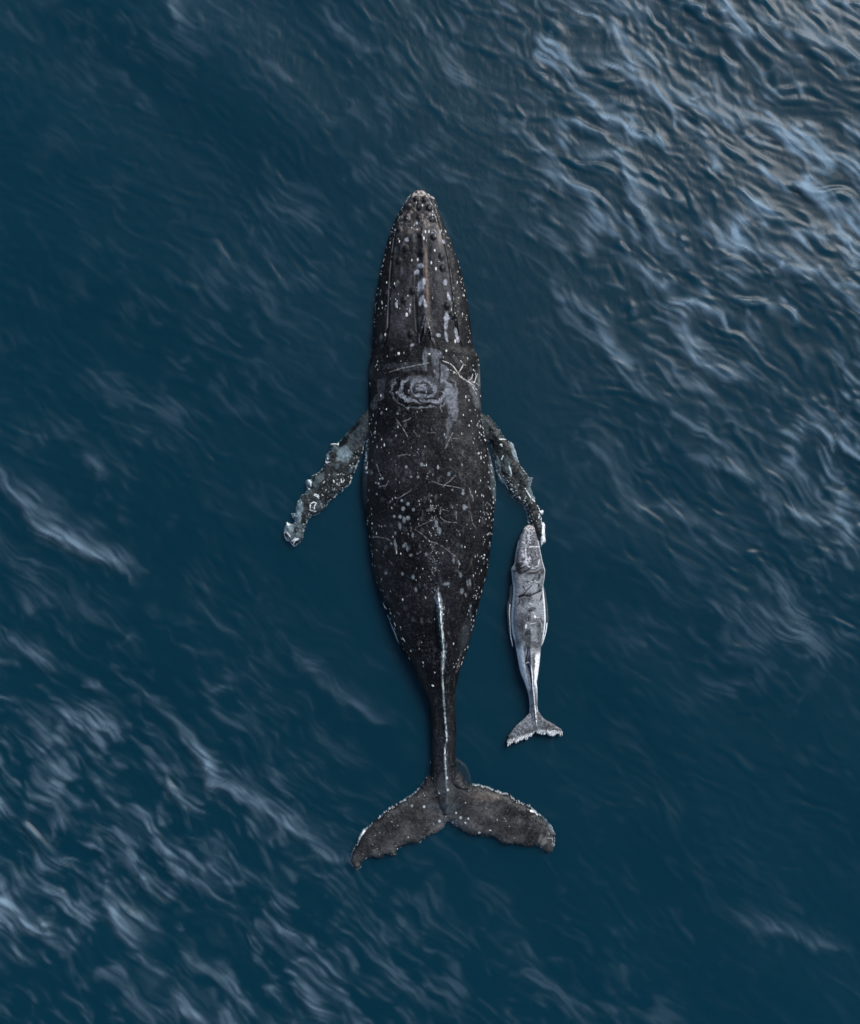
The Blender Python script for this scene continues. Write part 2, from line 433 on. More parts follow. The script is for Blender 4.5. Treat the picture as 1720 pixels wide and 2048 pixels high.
# ================================================================== the adult whale
ADULT = [(386,832,848),(389,824,856),(395,815,868),(405,810,874),(420,801,878),(440,790,886),(460,782,893),(480,775,902),(510,768,912),(540,761,922),
 (570,755,929),(600,750,935),(640,747,941),(680,745,945),(700,744,949),(712,741,957),(730,738,960),(760,736,961),(790,737,962),
 (820,737,963),(850,736,966),(880,733,972),(910,729,980),(940,724,988),(970,722,992),(1000,725,992),(1030,730,988),(1060,735,986),
 (1090,738,982),(1120,741,979),(1150,747,974),(1180,756,966),(1210,767,958),(1240,778,950),(1270,789,943),(1300,803,935),(1330,823,924),
 (1350,832,918),(1365,840,915),(1380,847,912),(1400,854,911),(1425,859,912),(1450,861,913),(1500,862,912),(1530,862,910),(1550,861,913),(1600,874,908),(1620,885,900)]
FLUKE = from_crop([(672,700),(668,780),(620,850),(580,920),(500,980),(400,1045),(330,1080),(260,1150),(170,1220),(110,1290),(92,1350),(60,1400),(45,1460),(62,1530),
 (98,1562),(128,1530),(145,1482),(200,1460),(270,1468),(335,1440),(400,1450),(425,1390),(500,1355),(590,1340),(640,1300),(700,1275),(760,1245),(790,1195),
 (820,1185),(860,1215),(920,1250),(980,1282),(1080,1295),(1160,1310),(1240,1355),(1330,1360),(1430,1380),(1500,1372),(1560,1415),
 (1610,1422),(1636,1370),(1642,1290),(1612,1210),(1550,1145),(1490,1100),(1440,1050),(1350,1015),(1280,968),(1200,945),(1140,920),
 (1080,900),(1020,888),(960,880),(905,812),(868,760),(866,700)], 690, 1340, 3.909)
FLIP_L = from_crop([(1400,60),(1310,95),(1190,225),(1120,310),(1050,400),(980,480),(900,560),(800,580),(805,660),(740,740),(725,810),(690,900),(640,960),(555,1000),
 (540,1052),(475,1060),(478,1120),(497,1170),(470,1215),(400,1280),(392,1330),(345,1370),(333,1450),(328,1492),(280,1493),(290,1550),
 (326,1600),(320,1632),(272,1640),(222,1597),(196,1680),(182,1760),(202,1830),(260,1890),(315,1938),(400,1880),(440,1810),(450,1740),
 (470,1680),(495,1610),(560,1530),(640,1510),(720,1450),(770,1360),(848,1310),(870,1260),(940,1225),(980,1170),(1040,1140),(1090,1030),
 (1130,940),(1180,810),(1230,700),(1270,560),(1420,520),(1450,200)], 540, 800, 6.608)
FLIP_R = from_crop([(80,120),(180,180),(250,212),(330,300),(390,390),(430,460),(510,545),(570,580),(605,680),(625,780),(680,880),(740,960),(780,1020),(833,1025),
 (806,1110),(815,1190),(850,1290),(900,1380),(930,1448),(970,1450),(968,1510),(945,1535),(957,1610),(990,1640),(985,1720),(997,1850),
 (962,1920),(920,1945),(895,1880),(800,1720),(752,1620),(738,1500),(700,1420),(640,1370),(570,1310),(500,1230),(470,1150),(400,1080),
 (350,980),(328,850),(300,700),(250,560),(60,500),(0,300)], 940, 800, 6.605)
BULGE = [(905,1512),(918,1517),(930,1526),(938,1540),(942,1556),(944,1568),(930,1575),(905,1560)]   # keel of the tail stock on its right side

def build_adult():
    sk = Skin(555, 1122, 378, 1750, 1.0)
    X, Y = sk.X, sk.Y
    ky = [a[0] for a in ADULT]
    L = interp_s(Y, ky, [a[1] for a in ADULT]) ; R = interp_s(Y, ky, [a[2] for a in ADULT])
    hw = (R - L) / 2; xc = (R + L) / 2
    t = (X - xc) / np.maximum(hw, 1)
    body_poly = [(a[1], a[0]) for a in ADULT] + [(a[2], a[0]) for a in ADULT][::-1]
    sb = poly_sdf(X, Y, smooth_poly(body_poly, 6, 0.25, 3))
    sl = poly_sdf(X, Y, smooth_poly(FLIP_L, 5, 0.45, 5)); sr = poly_sdf(X, Y, smooth_poly(FLIP_R, 5, 0.5, 6))
    sf = poly_sdf(X, Y, smooth_poly(FLUKE, 4, 0.55, 7)); sg = poly_sdf(X, Y, smooth_poly(BULGE, 4))
    rag = fbm(X, Y, 4.5, octs=3, seed=31) - .5
    sf = sf + np.where(sf > -6, rag * 4.5 - .3, 0)
    sl = sl + np.where(sl > -6, rag * 4.0, 0); sr = sr + np.where(sr > -6, rag * 4.0, 0)
    sb = sb + np.where(sb > -6, rag * 1.2, 0)
    sdf = np.maximum.reduce([sb, sl, sr, sf, sg])
    # --- heights of the back
    Hk = interp_s(Y, [380,390,410,450,500,560,640,700,760,850,950,1050,1150,1250,1330,1400,1480,1540,1600,1640],
                  [.15,.19,.24,.29,.33,.37,.42,.46,.50,.56,.60,.60,.57,.52,.45,.38,.32,.26,.19,.15], 31)
    prof = np.power(np.clip(1 - np.abs(t) ** 2.3, 0, 1), 0.5)
    flat = np.power(np.clip(1 - np.abs(t) ** 3.6, 0, 1), 0.5)
    hd = 1 - sstep(640, 740, Y)
    zb_ = Hk * (prof * (1 - hd) + flat * hd)
    # head: lip line, rostrum plate and jaw
    yl = [388,400,420,440,480,520,560,600,660,690,705]
    lipL = interp_s(Y, yl, [826,818,808,799,789,784,781,779,777,771,764]); lipR = interp_s(Y, yl, [852,862,870,876,887,896,902,906,912,918,926])
    inhead = (Y > 386) & (Y < 712)
    for lip, sg_ in ((lipL, -1), (lipR, 1)):
        d = (X - lip) * sg_
        zb_ = zb_ - np.where(inhead, 0.045 * np.exp(-(d / 2.0) ** 2), 0) * (1 - sstep(685, 712, Y))
        zb_ = zb_ - np.where(inhead, 0.06 * sstep(-1, 5, d), 0) * np.clip(prof, 0, 1) * (1 - sstep(590, 712, Y))
    zb_ = zb_ + 0.05 * np.exp(-((X - 846 - (Y - 500) * .01) / 5.0) ** 2) * sstep(440, 500, Y) * (1 - sstep(600, 650, Y))
    # blowhole region: splash guard ridge and two slits
    bl = np.exp(-((X - 851) / 11.0) ** 2 - ((Y - 668) / 26.0) ** 2)
    zb_ = zb_ + 0.07 * bl
    # dorsal fin and knuckled ridge of the tail stock
    spine = interp_s(Y, [1100,1183,1210,1250,1290,1340,1400,1450,1470,1485,1500,1540,1580,1620,1640],
                     [874,876,879,882,886,884,887,891,893,889,889,891,893,893,893], 9)
    A = interp_s(Y, [1100,1150,1178,1200,1240,1275,1290,1300,1400,1500,1580,1640], [0,.02,.04,.16,.22,.16,.07,.06,.06,.05,.03,0], 9)
    kn = 1 + 0.35 * np.sin(Y / 5.3) * sstep(1290, 1320, Y)
    zb_ = zb_ + A * kn * np.exp(-np.abs((X - spine) / 4.0) ** 1.5) * (zb_ > 0.02)
    zb_ = np.where(sb > 0, np.maximum(zb_, 0.004 + 0.012 * np.minimum(sb, 3)), 0)
    # broad folds of skin along the flanks
    zb_ = zb_ + np.where(sb > 6, 0.014 * (fbm(X, Y, 22, 38, 3, 2) - .5) * 2, 0)
    def plate(s, w, T): 
        q = np.clip(s / w, 0, 1); return np.where(s > 0, T * np.sqrt(1 - (1 - q) ** 2), 0)
    lump = fbm(X, Y, 13, octs=3, seed=9)
    zf = plate(sl, 16, .155) + plate(sr, 15, .155)
    zf = zf * (0.85 + 0.3 * lump)
    zk = plate(sf, 18, .165) * (0.85 + 0.3 * fbm(X, Y, 30, octs=3, seed=12)) + plate(sg, 8, .055)
    zt = (zb_ ** 3 + zf ** 3 + zk ** 3) ** (1 / 3)
    zbot = -((2.0 * np.where(sb > 0, Hk * prof, 0)) ** 3 + zf ** 3 + zk ** 3) ** (1 / 3)
    # ---------------------------------------------------------------- pigment
    f1 = fbm(X, Y, 60, 90, 5, 1); f2 = fbm(X, Y, 5, 8, 4, 21); f3 = fbm(X, Y, 2.0, 2.0, 2, 33); f4 = fbm(X, Y, 14, 22, 5, 45)
    base = 0.010 + 0.020 * sstep(.3, .75, f1) * (0.4 + 1.2 * f4) + 0.010 * sstep(.5, .8, f2)
    sk.C[...] = base[..., None] * np.array([1.0, 1.0, 1.12], np.float32)
    # fine pale speckle in cloudy drifts
    cen = np.exp(-(t / .62) ** 4)
    drift = sstep(.42, .62, fbm(X, Y, 26, 20, 4, 50))
    sk.mix(sstep(.60, .80, f3) * drift * cen * 0.45 * (Y > 820), (.12, .125, .14))
    sk.mix(sstep(.74, .84, fbm(X, Y, 1.6, 1.8, 2, 55)) * 0.45 * (sb > 0), (.16, .17, .19))
    # brownish dark tone on the right flank
    sk.mix(sstep(.45, .9, t) * sstep(.35, .6, f4) * .4 * (sb > 0), (.024, .022, .020))
    # rostrum
    plateM = sstep(1, 4, X - lipL) * sstep(1, 4, lipR - X) * (1 - sstep(640, 715, Y)) * (Y > 384)
    sk.mix(plateM * (0.35 + 0.65 * sstep(.35, .62, fbm(X, Y, 12, 26, 4, 60))) * 0.8, (.062, .060, .068))
    sk.mix(plateM * sstep(.55, .7, fbm(X, Y, 6, 16, 4, 61)) * 0.35, (.11, .11, .125))
    sk.mix(plateM * sstep(.48, .66, fbm(X, Y, 7, 7, 4, 62)) * (1 - sstep(440, 500, Y)) * .75, (.26, .21, .18))
    sk.mix(plateM * np.exp(-((X - 850 - (Y - 500) * .06) / 3.5) ** 2) * sstep(485, 520, Y) * (1 - sstep(600, 660, Y)) * .75, (.20, .13, .095))
    sk.mix(plateM * np.exp(-((X - 880) / 5) ** 2 - ((Y - 478) / 22) ** 2) * .7, (.30, .24, .20))
    sk.mix(np.exp(-((Y - 394) / 9) ** 2) * sstep(.35, .6, f2) * .9 * (sb > 0), (.42, .38, .34))
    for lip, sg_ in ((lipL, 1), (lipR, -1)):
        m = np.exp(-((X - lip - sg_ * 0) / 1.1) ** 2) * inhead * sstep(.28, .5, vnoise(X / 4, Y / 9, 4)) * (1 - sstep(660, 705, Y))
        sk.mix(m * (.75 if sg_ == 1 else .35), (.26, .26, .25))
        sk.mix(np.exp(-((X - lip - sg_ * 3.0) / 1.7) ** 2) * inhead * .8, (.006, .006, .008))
    W = (.80, .80, .78); G = (.30, .33, .36)
    z1 = 5.733
    big = []                                                     # largest barnacles: separate parts
    for (a, b, r, q) in [(832,280,11,18),(574,402,11,16),(770,487,8,20),(865,590,11,24),(905,585,10,26),(848,668,13,26),(572,695,9,22),(465,690,9,22),
        (970,803,12,22),(713,915,8,22),(778,910,12,23),(931,948,11,23),(983,1014,13,24),(380,945,9,20),(1240,885,8,22),(487,858,8,10),(427,1150,9,20),(655,1540,16,30),
        (412,1753,10,22),(1200,1830,12,28),(566,1975,16,22),(1100,1943,12,18),(945,388,11,18),(910,1983,14,14),(1045,560,8,16),(1150,800,6,20),(1285,1510,7,22),
        (518,1185,8,20),(372,1370,6,18),(1225,1150,8,26),(528,545,7,9),(710,540,8,9),(738,512,8,8),(1018,930,8,8)]:
        big.append((700 + a / z1, 370 + b / z1, r / z1 * 1.05, q / z1 * .95, 0))
    # pale irregular skin patches on the head
    for (a, b, r, q, g) in [(812,985,38,30,30),(765,1060,26,38,40),(815,1205,44,72,20),(850,1160,20,30,0),(825,1360,24,40,10),(865,1420,18,50,-8),(810,1400,18,40,20),
        (1130,1330,18,50,-15),(1098,1600,24,100,6),(1105,1570,34,34,0),(1100,1790,16,60,-12),(1210,1740,18,60,-8),(1235,1800,22,50,0),(955,610,26,20,20),(655,680,20,26,-20),
        (1070,690,18,26,0),(1030,590,14,24,0),(1090,1170,22,36,10),(540,1420,14,34,0),(690,1490,10,34,0),(1010,1770,26,20,0),(720,1880,26,16,-30)]:
        sk.blot(700 + a / z1, 370 + b / z1, r / z1, q / z1, (.27, .28, .31), .85, g, .3, .004, .35)
    # tubercles, dark knobs in rows on the snout
    for (a, b) in [(680,300),(790,295),(910,305),(650,432),(795,425),(950,440),(805,625),(960,640),(820,840),(1050,870),(560,920),(720,1270),(700,1760),(560,560),(1060,1000),(530,1180),(1110,1430),(640,780),(760,200),(860,210),(620,1370),(1170,1540)]:
        x_, y_ = 700 + a / z1, 370 + b / z1
        sk.blot(x_, y_, 5.2, 6.5, (.008, .008, .010), .9, 0, .5, 0.035)
        sk.blot(x_ + 1.3, y_ - 1.5, 1.2, 1.5, (.12, .12, .13), .6, 0, .5)  # pale highlight painted on the sunward side of each knob
    # splash guard lines and blowholes
    for p in ([(850,642),(845,660),(839,682),(838,700)], [(853,645),(860,664),(866,684),(869,697)], [(850,650),(850,680)], [(856,655),(862,675),(864,690)], [(847,655),(842,675)]):
        sk.line([p[0]] + p[1:], 1.0, (.22, .22, .25), .65, .008, .35, 3)
    sk.line([(847,668),(844,680),(841,690)], 3.2, (.004, .004, .005), .9, -.03)
    sk.line([(856,668),(859,680),(861,690)], 3.2, (.004, .004, .005), .9, -.03)
    # dark furrows each side of the blowhole ridge
    sk.line([(833,560),(832,600),(833,640),(836,670)], 5, (.007, .007, .009), .6, -.02)
    # --- the nape: rings of pale worn skin
    ex = (X - 848) / 66.0; ey = (Y - 784) / 40.0
    wob = (fbm(X, Y, 15, octs=4, seed=70) - .5)
    er = np.sqrt(ex ** 2 + (ey * 1.0) ** 2) + wob * .28
    er = er + (fbm(X, Y, 5, octs=3, seed=73) - .5) * .09
    ring = .5 + .5 * np.sin(er * 19.0 + wob * 2 + 1.0) - .22 * (fbm(X, Y, 2.4, octs=2, seed=74) > .56)
    area = (1 - sstep(.92, 1.05, er)) * sstep(-1.0, -.55, (Y - 800) / 36.0 + .3 * wob + .25)
    rough = sstep(.30, .62, fbm(X, Y, 3.2, octs=3, seed=72))
    sk.mix(area * sstep(.30, .62, ring) * (0.55 + .45 * rough) * .95, (.22, .23, .26))
    for (cx, cy, rx, ry, g, al) in [(900,800,14,22,0,.9),(905,828,11,24,-6,.85),(897,850,7,14,0,.6),(884,752,13,18,-15,.75),(872,730,9,26,-8,.7),(850,725,6,22,-12,.7),(862,712,16,9,0,.4),(878,716,9,9,0,.6),(890,752,9,14,20,.5),
        (760,800,12,8,-20,.45),(748,812,10,10,-40,.45),(764,778,9,16,10,.3),(830,765,28,6,-10,.4),(815,740,40,9,-10,.25),(858,775,40,16,0,.4),(893,885,5,18,10,.35),(840,800,12,7,0,.55)]:
        msk = sstep(.30, .58, fbm(X, Y, 3.4, 5, 3, seed=75))
        r_ = np.sqrt(((X - cx) / rx) ** 2 + ((Y - cy) / ry) ** 2) + wob * .9
        sk.mix((1 - sstep(.75, 1.15, r_)) * al * (0.45 + .55 * msk), (.165, .175, .20))
    sk.line([(820,790),(830,803),(845,812),(858,813)], 2.4, (.012, .012, .016), .8)
    sk.line([(818,775),(823,792),(838,806)], 2.0, (.012, .012, .016), .6)
    sk.line([(879,725),(879,760),(878,772)], 3, (.012, .012, .016), .7, 0)
    sk.line([(862,735),(866,760)], 3.4, (.012, .012, .016), .7, 0)
    # forked pale scar on the right shoulder
    WS = (.62, .58, .53)
    for p in ([(885,729),(900,734),(908,742),(915,752),(920,760),(934,768),(944,772),(952,782)], [(917,752),(921,742),(925,735),(920,728)], [(893,745),(905,748),(915,756)],
              [(944,772),(950,764),(954,755)], [(934,766),(941,760),(944,752)], [(940,770),(948,785),(955,795)], [(936,768),(948,768),(957,774)], [(921,757),(924,762),(930,764)]):
        sk.line([(a_ + rng.normal(0, .7), b_ + rng.normal(0, .7)) for a_, b_ in p], .8, WS, .8, .001, .30, 8)
    for k in range(5):
        sk.blot(940 + 4 * k, 768 + 11 * k, 7, 9, (.22, .23, .24), .35, -20, .6, 0, .5)
    # flanks: bluish lower sides that show past the black back
    blue = (.085, .120, .130)
    m = sstep(2, 9, X - interp_s(Y, [820,860,900,940,980,1010,1040], [962,966,972,973,975,983,990])) * sstep(822, 860, Y) * (1 - sstep(990, 1030, Y)) * (sb > 0)
    sk.mix(m * .9 * (0.5 + .5 * f4), (.12, .155, .165))
    sk.line([(962,830),(969,850),(975,873),(979,893),(981,915)], 4.0, (.34, .38, .37), .65, .003, .42, 5)
    m = sstep(0, 4, interp_s(Y, [810,860,900,950,1000,1040], [738,741,741,738,736,733]) - X) * sstep(815, 840, Y) * (1 - sstep(1000, 1045, Y)) * (sb > 0)
    sk.mix(m * .7, (.06, .085, .10))
    sk.line([(734,880),(732,905),(733,930),(735,950)], 5.0, (.55, .60, .60), .8, .002, .55, 6)
    sk.mix(np.exp(-((X - 958) / 5) ** 2 - ((Y - 760) / 24) ** 2) * .7 * (sb > 0) * (.3 + .9 * f2), (.22, .27, .28))
    sk.mix(np.exp(-((X - 741) / 6) ** 2 - ((Y - 745) / 12) ** 2) * .5 * (sb > 0), (.09, .12, .13))
    # brown worn folds on the right of the back
    for k in range(26):
        x_ = 935 + rng.normal(0, 14) + (k % 3) * 3; y_ = rng.uniform(860, 1250); l_ = rng.uniform(15, 60)
        sk.line([(x_, y_), (x_ + rng.normal(0, 4), y_ + l_ * .5), (x_ + rng.normal(0, 6), y_ + l_)], rng.uniform(1.5, 4), (.11, .095, .085), rng.uniform(.2, .5), 0, .45, k)
    # long straight scratches (two crops of measured marks)
    z2 = 5.375
    for (a, b, c, d, w) in [(510,880,620,1050,1.6),(620,1050,640,1080,1),(690,1000,725,1055,1.2),(835,1022,915,1020,1.4),(1098,1020,1015,1190,1.3),(1105,1080,1155,1078,1),(630,1252,705,1258,1.7),
        (725,1215,745,1250,1.2),(1128,1465,1000,1582,1.7),(665,1625,520,1710,1.3),(435,1755,470,1700,1),(835,1450,870,1425,1),(330,1582,400,1570,1.1),(400,1570,430,1520,1.1),(820,1500,950,1555,1.0),(950,1555,1190,1600,.9),
        (290,1330,350,1490,1.2),(575,905,665,865,1),(560,340,850,285,1.2),(715,525,820,515,1.2),(880,575,1110,605,1.2),(970,1800,965,1870,1.2),(820,1840,920,1808,1),(1080,1090,1085,1110,1.2),(970,720,985,800,1.2),
        (430,380,560,340,.9),(1285,1620,1320,1760,1.4),(610,1250,520,1260,.8),(1270,1600,1290,1700,1.2)]:
        q_ = [(700 + (a + (c - a) * k / 4) / z2 + rng.normal(0, .4), 680 + (b + (d - b) * k / 4) / z2 + rng.normal(0, .4)) for k in range(5)]
        sk.line(q_, w * .6, (.32, .32, .33), rng.uniform(.35, .75), .001, rng.uniform(.15, .35), int(a))
    for p, w in [([(705,315),(780,360),(860,430),(930,455)],1.5),([(245,400),(290,388),(390,405),(465,440)],1.5),([(655,250),(665,300),(660,330)],1.3),([(980,80),(965,150),(975,190),(1040,235),(1140,240)],1.4),([(720,285),(830,235),(900,205)],1.0),([(990,105),(1055,115)],1),
        ([(430,640),(480,695)],1),([(720,570),(770,545)],1.3),([(930,455),(1010,500),(1100,570)],1.2),([(820,100),(920,88)],1),([(1160,680),(1165,760),(1190,800)],1.3),([(1290,150),(1310,250),(1350,300)],1.2),([(1140,310),(1165,340)],1.2),([(1135,120),(1138,220)],1.2)]:
        sk.line([(700 + a / z2 + rng.normal(0, .4), 1000 + b / z2 + rng.normal(0, .4)) for a, b in p], w * .65, (.30, .29, .29), .6, .001, .33, int(w * 10))
    # round pale scars
    for (a, b, r) in [(613,1378,14),(773,1355,17),(943,1390,14),(1057,1453,17),(735,1485,15),(663,1482,11),(1072,1302,11),(565,1730,14),(630,1765,17),(580,1815,20),(687,1825,15),(745,1735,10),(485,1895,13),(548,1900,17),(590,1925,17),(632,1910,19),
        (1205,1625,13),(1205,1655,16),(1215,1790,18),(1240,1800,13),(1215,1815,12),(1093,1618,11),(320,1550,12),(360,1497,12),(500,1700,7),(520,820,11),(832,1480,7),(505,1050,8),(273,1015,12),(300,1660,10),(800,1365,8),(630,765,12)]:
        c = (.23, .26, .28) if r > 9 else (.35, .36, .37)
        sk.blot(700 + a / z2, 680 + b / z2, r / z2, r / z2 * 1.1, c, .8, 0, .25, .003, .15)
        if r > 14: sk.blot(700 + a / z2, 680 + b / z2, r / z2 * .45, r / z2 * .5, (.12, .135, .15), .6, 0, .5)
    for (a, b, r, q) in [(590,210,16,34),(632,195,18,26),(545,270,14,40),(680,370,12,28),(500,490,15,64),(497,355,12,18),(605,470,17,22),(622,515,12,28),(582,485,12,18),(685,808,16,24),(710,940,14,24),(1190,958,20,32),(955,325,22,48),
        (925,240,16,40),(660,580,20,14),(820,570,14,20),(395,775,16,16),(388,272,10,12),(1190,487,10,18),(1105,635,14,30),(1280,870,13,34),(1255,880,10,34),(455,460,12,14),(570,775,12,18),(1180,790,16,30),(1235,1000,10,22),(1160,655,9,26),(1110,585,16,12),(1030,880,40,16)]:
        sk.blot(700 + a / z2, 1000 + b / z2, r / z2, q / z2, (.19, .22, .235), .7, -8, .35, .003, .4)
    # brightest oval marks on the back
    for (a, b, r, q) in [(530,185,16,20),(1030,157,12,16),(853,192,14,12),(380,1147,9,20),(297,290,7,20),(1237,635,8,20),(1210,830,7,14),(1272,938,8,16),(1398,1275,7,26),(1338,1635,6,28),(195,1340,8,26),(1270,670,6,14),(1400,610,7,14),(1398,940,6,20)]:
        big.append((700 + a / z2, 680 + b / z2, r / z2, q / z2, 0))
    for (a, b, r, q, g) in [(573,1047,9,16,-10),(908,1250,7,16,-15),(1325,383,7,20,10),(1380,222,7,20,8),(555,563,9,16,-15),(510,555,7,20,0),(788,1712,8,14,-10),(890,1958,17,12,30),(1505,150,6,18,8),(1230,1590,12,8,-40),(1358,1215,6,22,35),(365,1115,7,26,-45),
        (487,1318,7,26,-25),(1300,1275,7,9,0),(1410,975,6,18,5),(655,1590,6,20,-15),(640,1685,6,18,-15),(1350,1045,5,16,10),(580,1475,7,24,-35),(295,355,6,18,0),(1318,1350,6,18,12),(910,1815,7,14,-35),(548,1345,7,9,0),(1035,428,7,8,0)]:
        big.append((700 + a / z2, 1000 + b / z2, r / z2, q / z2, g))
    # pale spine streak over dorsal fin and tail stock
    sp = np.abs(X - spine)
    wv = interp_s(Y, [1150,1178,1190,1215,1250,1290,1300,1330,1400,1500,1545,1600,1625], [0,3,6.5,7.5,5,3.5,6,3.0,2.4,2.6,3.2,3,0.5], 7)
    m = (1 - sstep(.55, 1.15, sp / np.maximum(wv, .1) + (fbm(X, Y, 3, 5, 3, 80) - .5) * 2.0)) * (Y > 1165) * (Y < 1622)
    sk.mix(m * .55, (.20, .24, .26))
    m = (1 - sstep(.3, .75, sp / np.maximum(wv, .1) * 1.6 - .2 + (fbm(X, Y, 2.2, 3.5, 3, 82) - .45) * 3.2)) * (Y > 1180) * (Y < 1600) * (wv > 1)
    sk.mix(m * .85 * interp_s(Y, [1170,1200,1290,1300,1400,1470,1500,1560,1610], [.2,.9,.8,.5,.35,.7,.8,.5,.3]), (.55, .59, .58))
    # sprinkle along the middle of the back
    for k in range(120):
        y_ = rng.uniform(1010, 1185); x_ = 868 + (y_ - 1010) * .03 + rng.normal(0, 6 + 8 * (rng.random() < .3))
        if 1105 < y_ < 1130 or rng.random() < .6: x_ = 866 + rng.normal(0, 5); 
        sk.blot(x_, y_, rng.uniform(.4, .9), rng.uniform(.4, 1.2), (.45, .45, .44), rng.uniform(.3, 1), 0, .5, .001)
    # lengthwise flecks, denser towards the sides of the head and body
    small = []
    for k in range(720):
        y_ = rng.uniform(396, 1330)
        if vnoise(k * 0 + y_ / 38, rng.random() * 2, 12) < .36: continue
        Ly = np.interp(y_, ky, [a[1] for a in ADULT]); Ry = np.interp(y_, ky, [a[2] for a in ADULT])
        if rng.random() < .62:
            e = rng.random() ** 1.6 * (.13 if y_ > 720 else .26); u = e if rng.random() < .36 else 1 - e
        else: u = rng.random()
        x_ = Ly + 2 + (Ry - Ly - 4) * u
        dLx = (np.interp(y_ + 8, ky, [a[1] for a in ADULT]) - Ly) / 8 if u < .5 else (np.interp(y_ + 8, ky, [a[2] for a in ADULT]) - Ry) / 8
        g = -math.degrees(math.atan(dLx)) * min(1, abs(u - .5) * 2.4)
        if rng.random() < .05: small.append((x_, y_, rng.uniform(.9, 1.4), rng.uniform(1.4, 3.2), g))
        else: sk.blot(x_, y_, rng.uniform(.4, .85), rng.uniform(.7, 2.6), (.55, .56, .55), rng.uniform(.25, .95), g, .5, .002)
    for k in range(200):                                         # grey cloudlets
        y_ = rng.uniform(400, 1300); Ly = np.interp(y_, ky, [a[1] for a in ADULT]); Ry = np.interp(y_, ky, [a[2] for a in ADULT])
        sk.blot(rng.uniform(Ly + 4, Ry - 4), y_, rng.uniform(1.5, 4), rng.uniform(2, 6), (.13, .14, .15), rng.uniform(.15, .5), 0, .6, 0, .5)
    # pale rolled edge of the left flank and the light streak by the right tail stock
    sk.line([(764,1205),(771,1214)], 2.4, (.62, .64, .62), .8)
    sk.line([(775,1230),(781,1246),(790,1263),(796,1282)], 2.6, (.30, .40, .43), .8, .01)
    sk.line([(938,1205),(941,1235)], 2.5, (.10, .12, .14), .6); sk.blot(930, 1270, 9, 28, (.07, .085, .095), .5, 8, .6, 0, .4)
    sk.line([(922,1300),(917,1320),(912,1340)], 3, (.20, .18, .16), .5, 0, .3)
    # tail stock: brownish vertical wisps
    for k in range(60):
        x_ = rng.uniform(866, 908); y_ = rng.uniform(1340, 1600)
        sk.line([(x_, y_), (x_ + rng.normal(0, 1.5), y_ + rng.uniform(5, 26))], rng.uniform(.8, 1.8), (.13, .125, .12), rng.uniform(.15, .5) * (1.4 if x_ > 890 else .7), 0, .4, k)
    # ---------------------------------------------------------------- flukes
    fm = sstep(0, 8, sf) * sstep(1535, 1580, Y)
    ft = fbm(X, Y, 34, 26, 5, 90)
    sk.C = sk.C * (1 - (fm * .8)[..., None]) + (fm * .8)[..., None] * ((.042 + .056 * sstep(.3, .7, ft) + .040 * (f3 - .3))[..., None] * np.array([1.02, 1.0, .99], np.float32))
    for (cx, cy, rx, ry, g, c, al) in [(965,1588,34,7,5,(.13,.105,.09),.8),(985,1592,12,5,-25,(.15,.12,.10),.6),(820,1625,22,40,25,(.060,.057,.054),.5),(870,1655,24,7,-38,(.17,.155,.14),.75),(905,1590,16,34,0,(.060,.070,.070),.6),(893,1608,30,10,0,(.06,.075,.085),.7),
        (1085,1680,16,4,-65,(.24,.23,.21),.7),(1078,1672,14,3,-70,(.20,.19,.18),.6),(1090,1632,16,5,50,(.20,.26,.29),.8),(1100,1650,12,4,65,(.18,.23,.26),.7),(751,1702,9,7,-40,(.16,.165,.17),.6),(880,1658,26,10,-25,(.10,.10,.10),.5),(925,1645,28,14,15,(.09,.095,.10),.6),
        (1010,1650,46,14,12,(.035,.032,.034),.6),(770,1665,34,14,-35,(.028,.028,.034),.6),(890,1560,10,34,0,(.085,.095,.10),.5)]:
        sk.blot(cx, cy, rx, ry, c, al, g, .6, 0, .45)
    sk.mix(sstep(.60, .78, f3) * fm * .35, (.11, .11, .11))
    nearmid = np.exp(-((X - 893) / 30.0) ** 2 - ((Y - 1648) / 18.0) ** 2)
    sk.mix(nearmid * sstep(.5, .62, vnoise(X / 2.2, Y / 2.2, 9)) * .8 * (sf > 0), (.14, .15, .16))
    for k in range(150):
        x_ = rng.uniform(700, 1110); y_ = rng.uniform(1550, 1735)
        sk.blot(x_, y_, rng.uniform(.4, 1.3), rng.uniform(.4, 1.1), (.5, .5, .48), rng.uniform(.3, .9), 0, .5)
    for (x_, y_, r) in [(921,1630,2.6),(936,1632,1.8),(879,1637,2.6),(912,1621,1.8),(930,1640,1.5),(895,1572,2.2),(878,1580,1.6),(893,1548,2.4),(958,1661,2.5),(905,1642,2.5),(848,1608,2.5),(824,1607,2.3)]:
        sk.blot(x_, y_, r, r * 1.1, (.42, .45, .46), .8, 0, .4, .004, .3)
    # ragged white edging of barnacled rims
    def rim(s, region, w, col, thr, al, seed, sc=6.0):
        nz = vnoise(X / sc, Y / sc, seed) * .65 + vnoise(X / 1.7, Y / 1.7, seed + 5) * .35
        m = (s > -2) * (1 - sstep(w * .5, w, s)) * sstep(thr - .05, thr + .05, nz) * region * (sb < 4)
        sk.mix(m * al, col)
    lead = (Y < 1640) | (X < 735) | (X > 1085)
    rim(sf, ((Y > 1560) & lead) * 1.0, 2.0, (.56, .58, .57), .56, .85, 11)
    rim(sf, (Y > 1560) * 1.0, 2.0, (.55, .56, .55), .56, .85, 14, 3)
    sk.line([(735,1652),(722,1668),(715,1684)], 2.4, (.85, .86, .84), .95, .01)
    sk.line([(1060,1618),(1070,1621),(1074,1626)], 3.2, (.8, .8, .8), .9, .01)
    sk.line([(1094,1671),(1108,1672)], .7, (.4, .4, .4), .6, 0, .35); sk.line([(1103,1672),(1105,1690)], .7, (.4, .4, .4), .6, 0, .3)
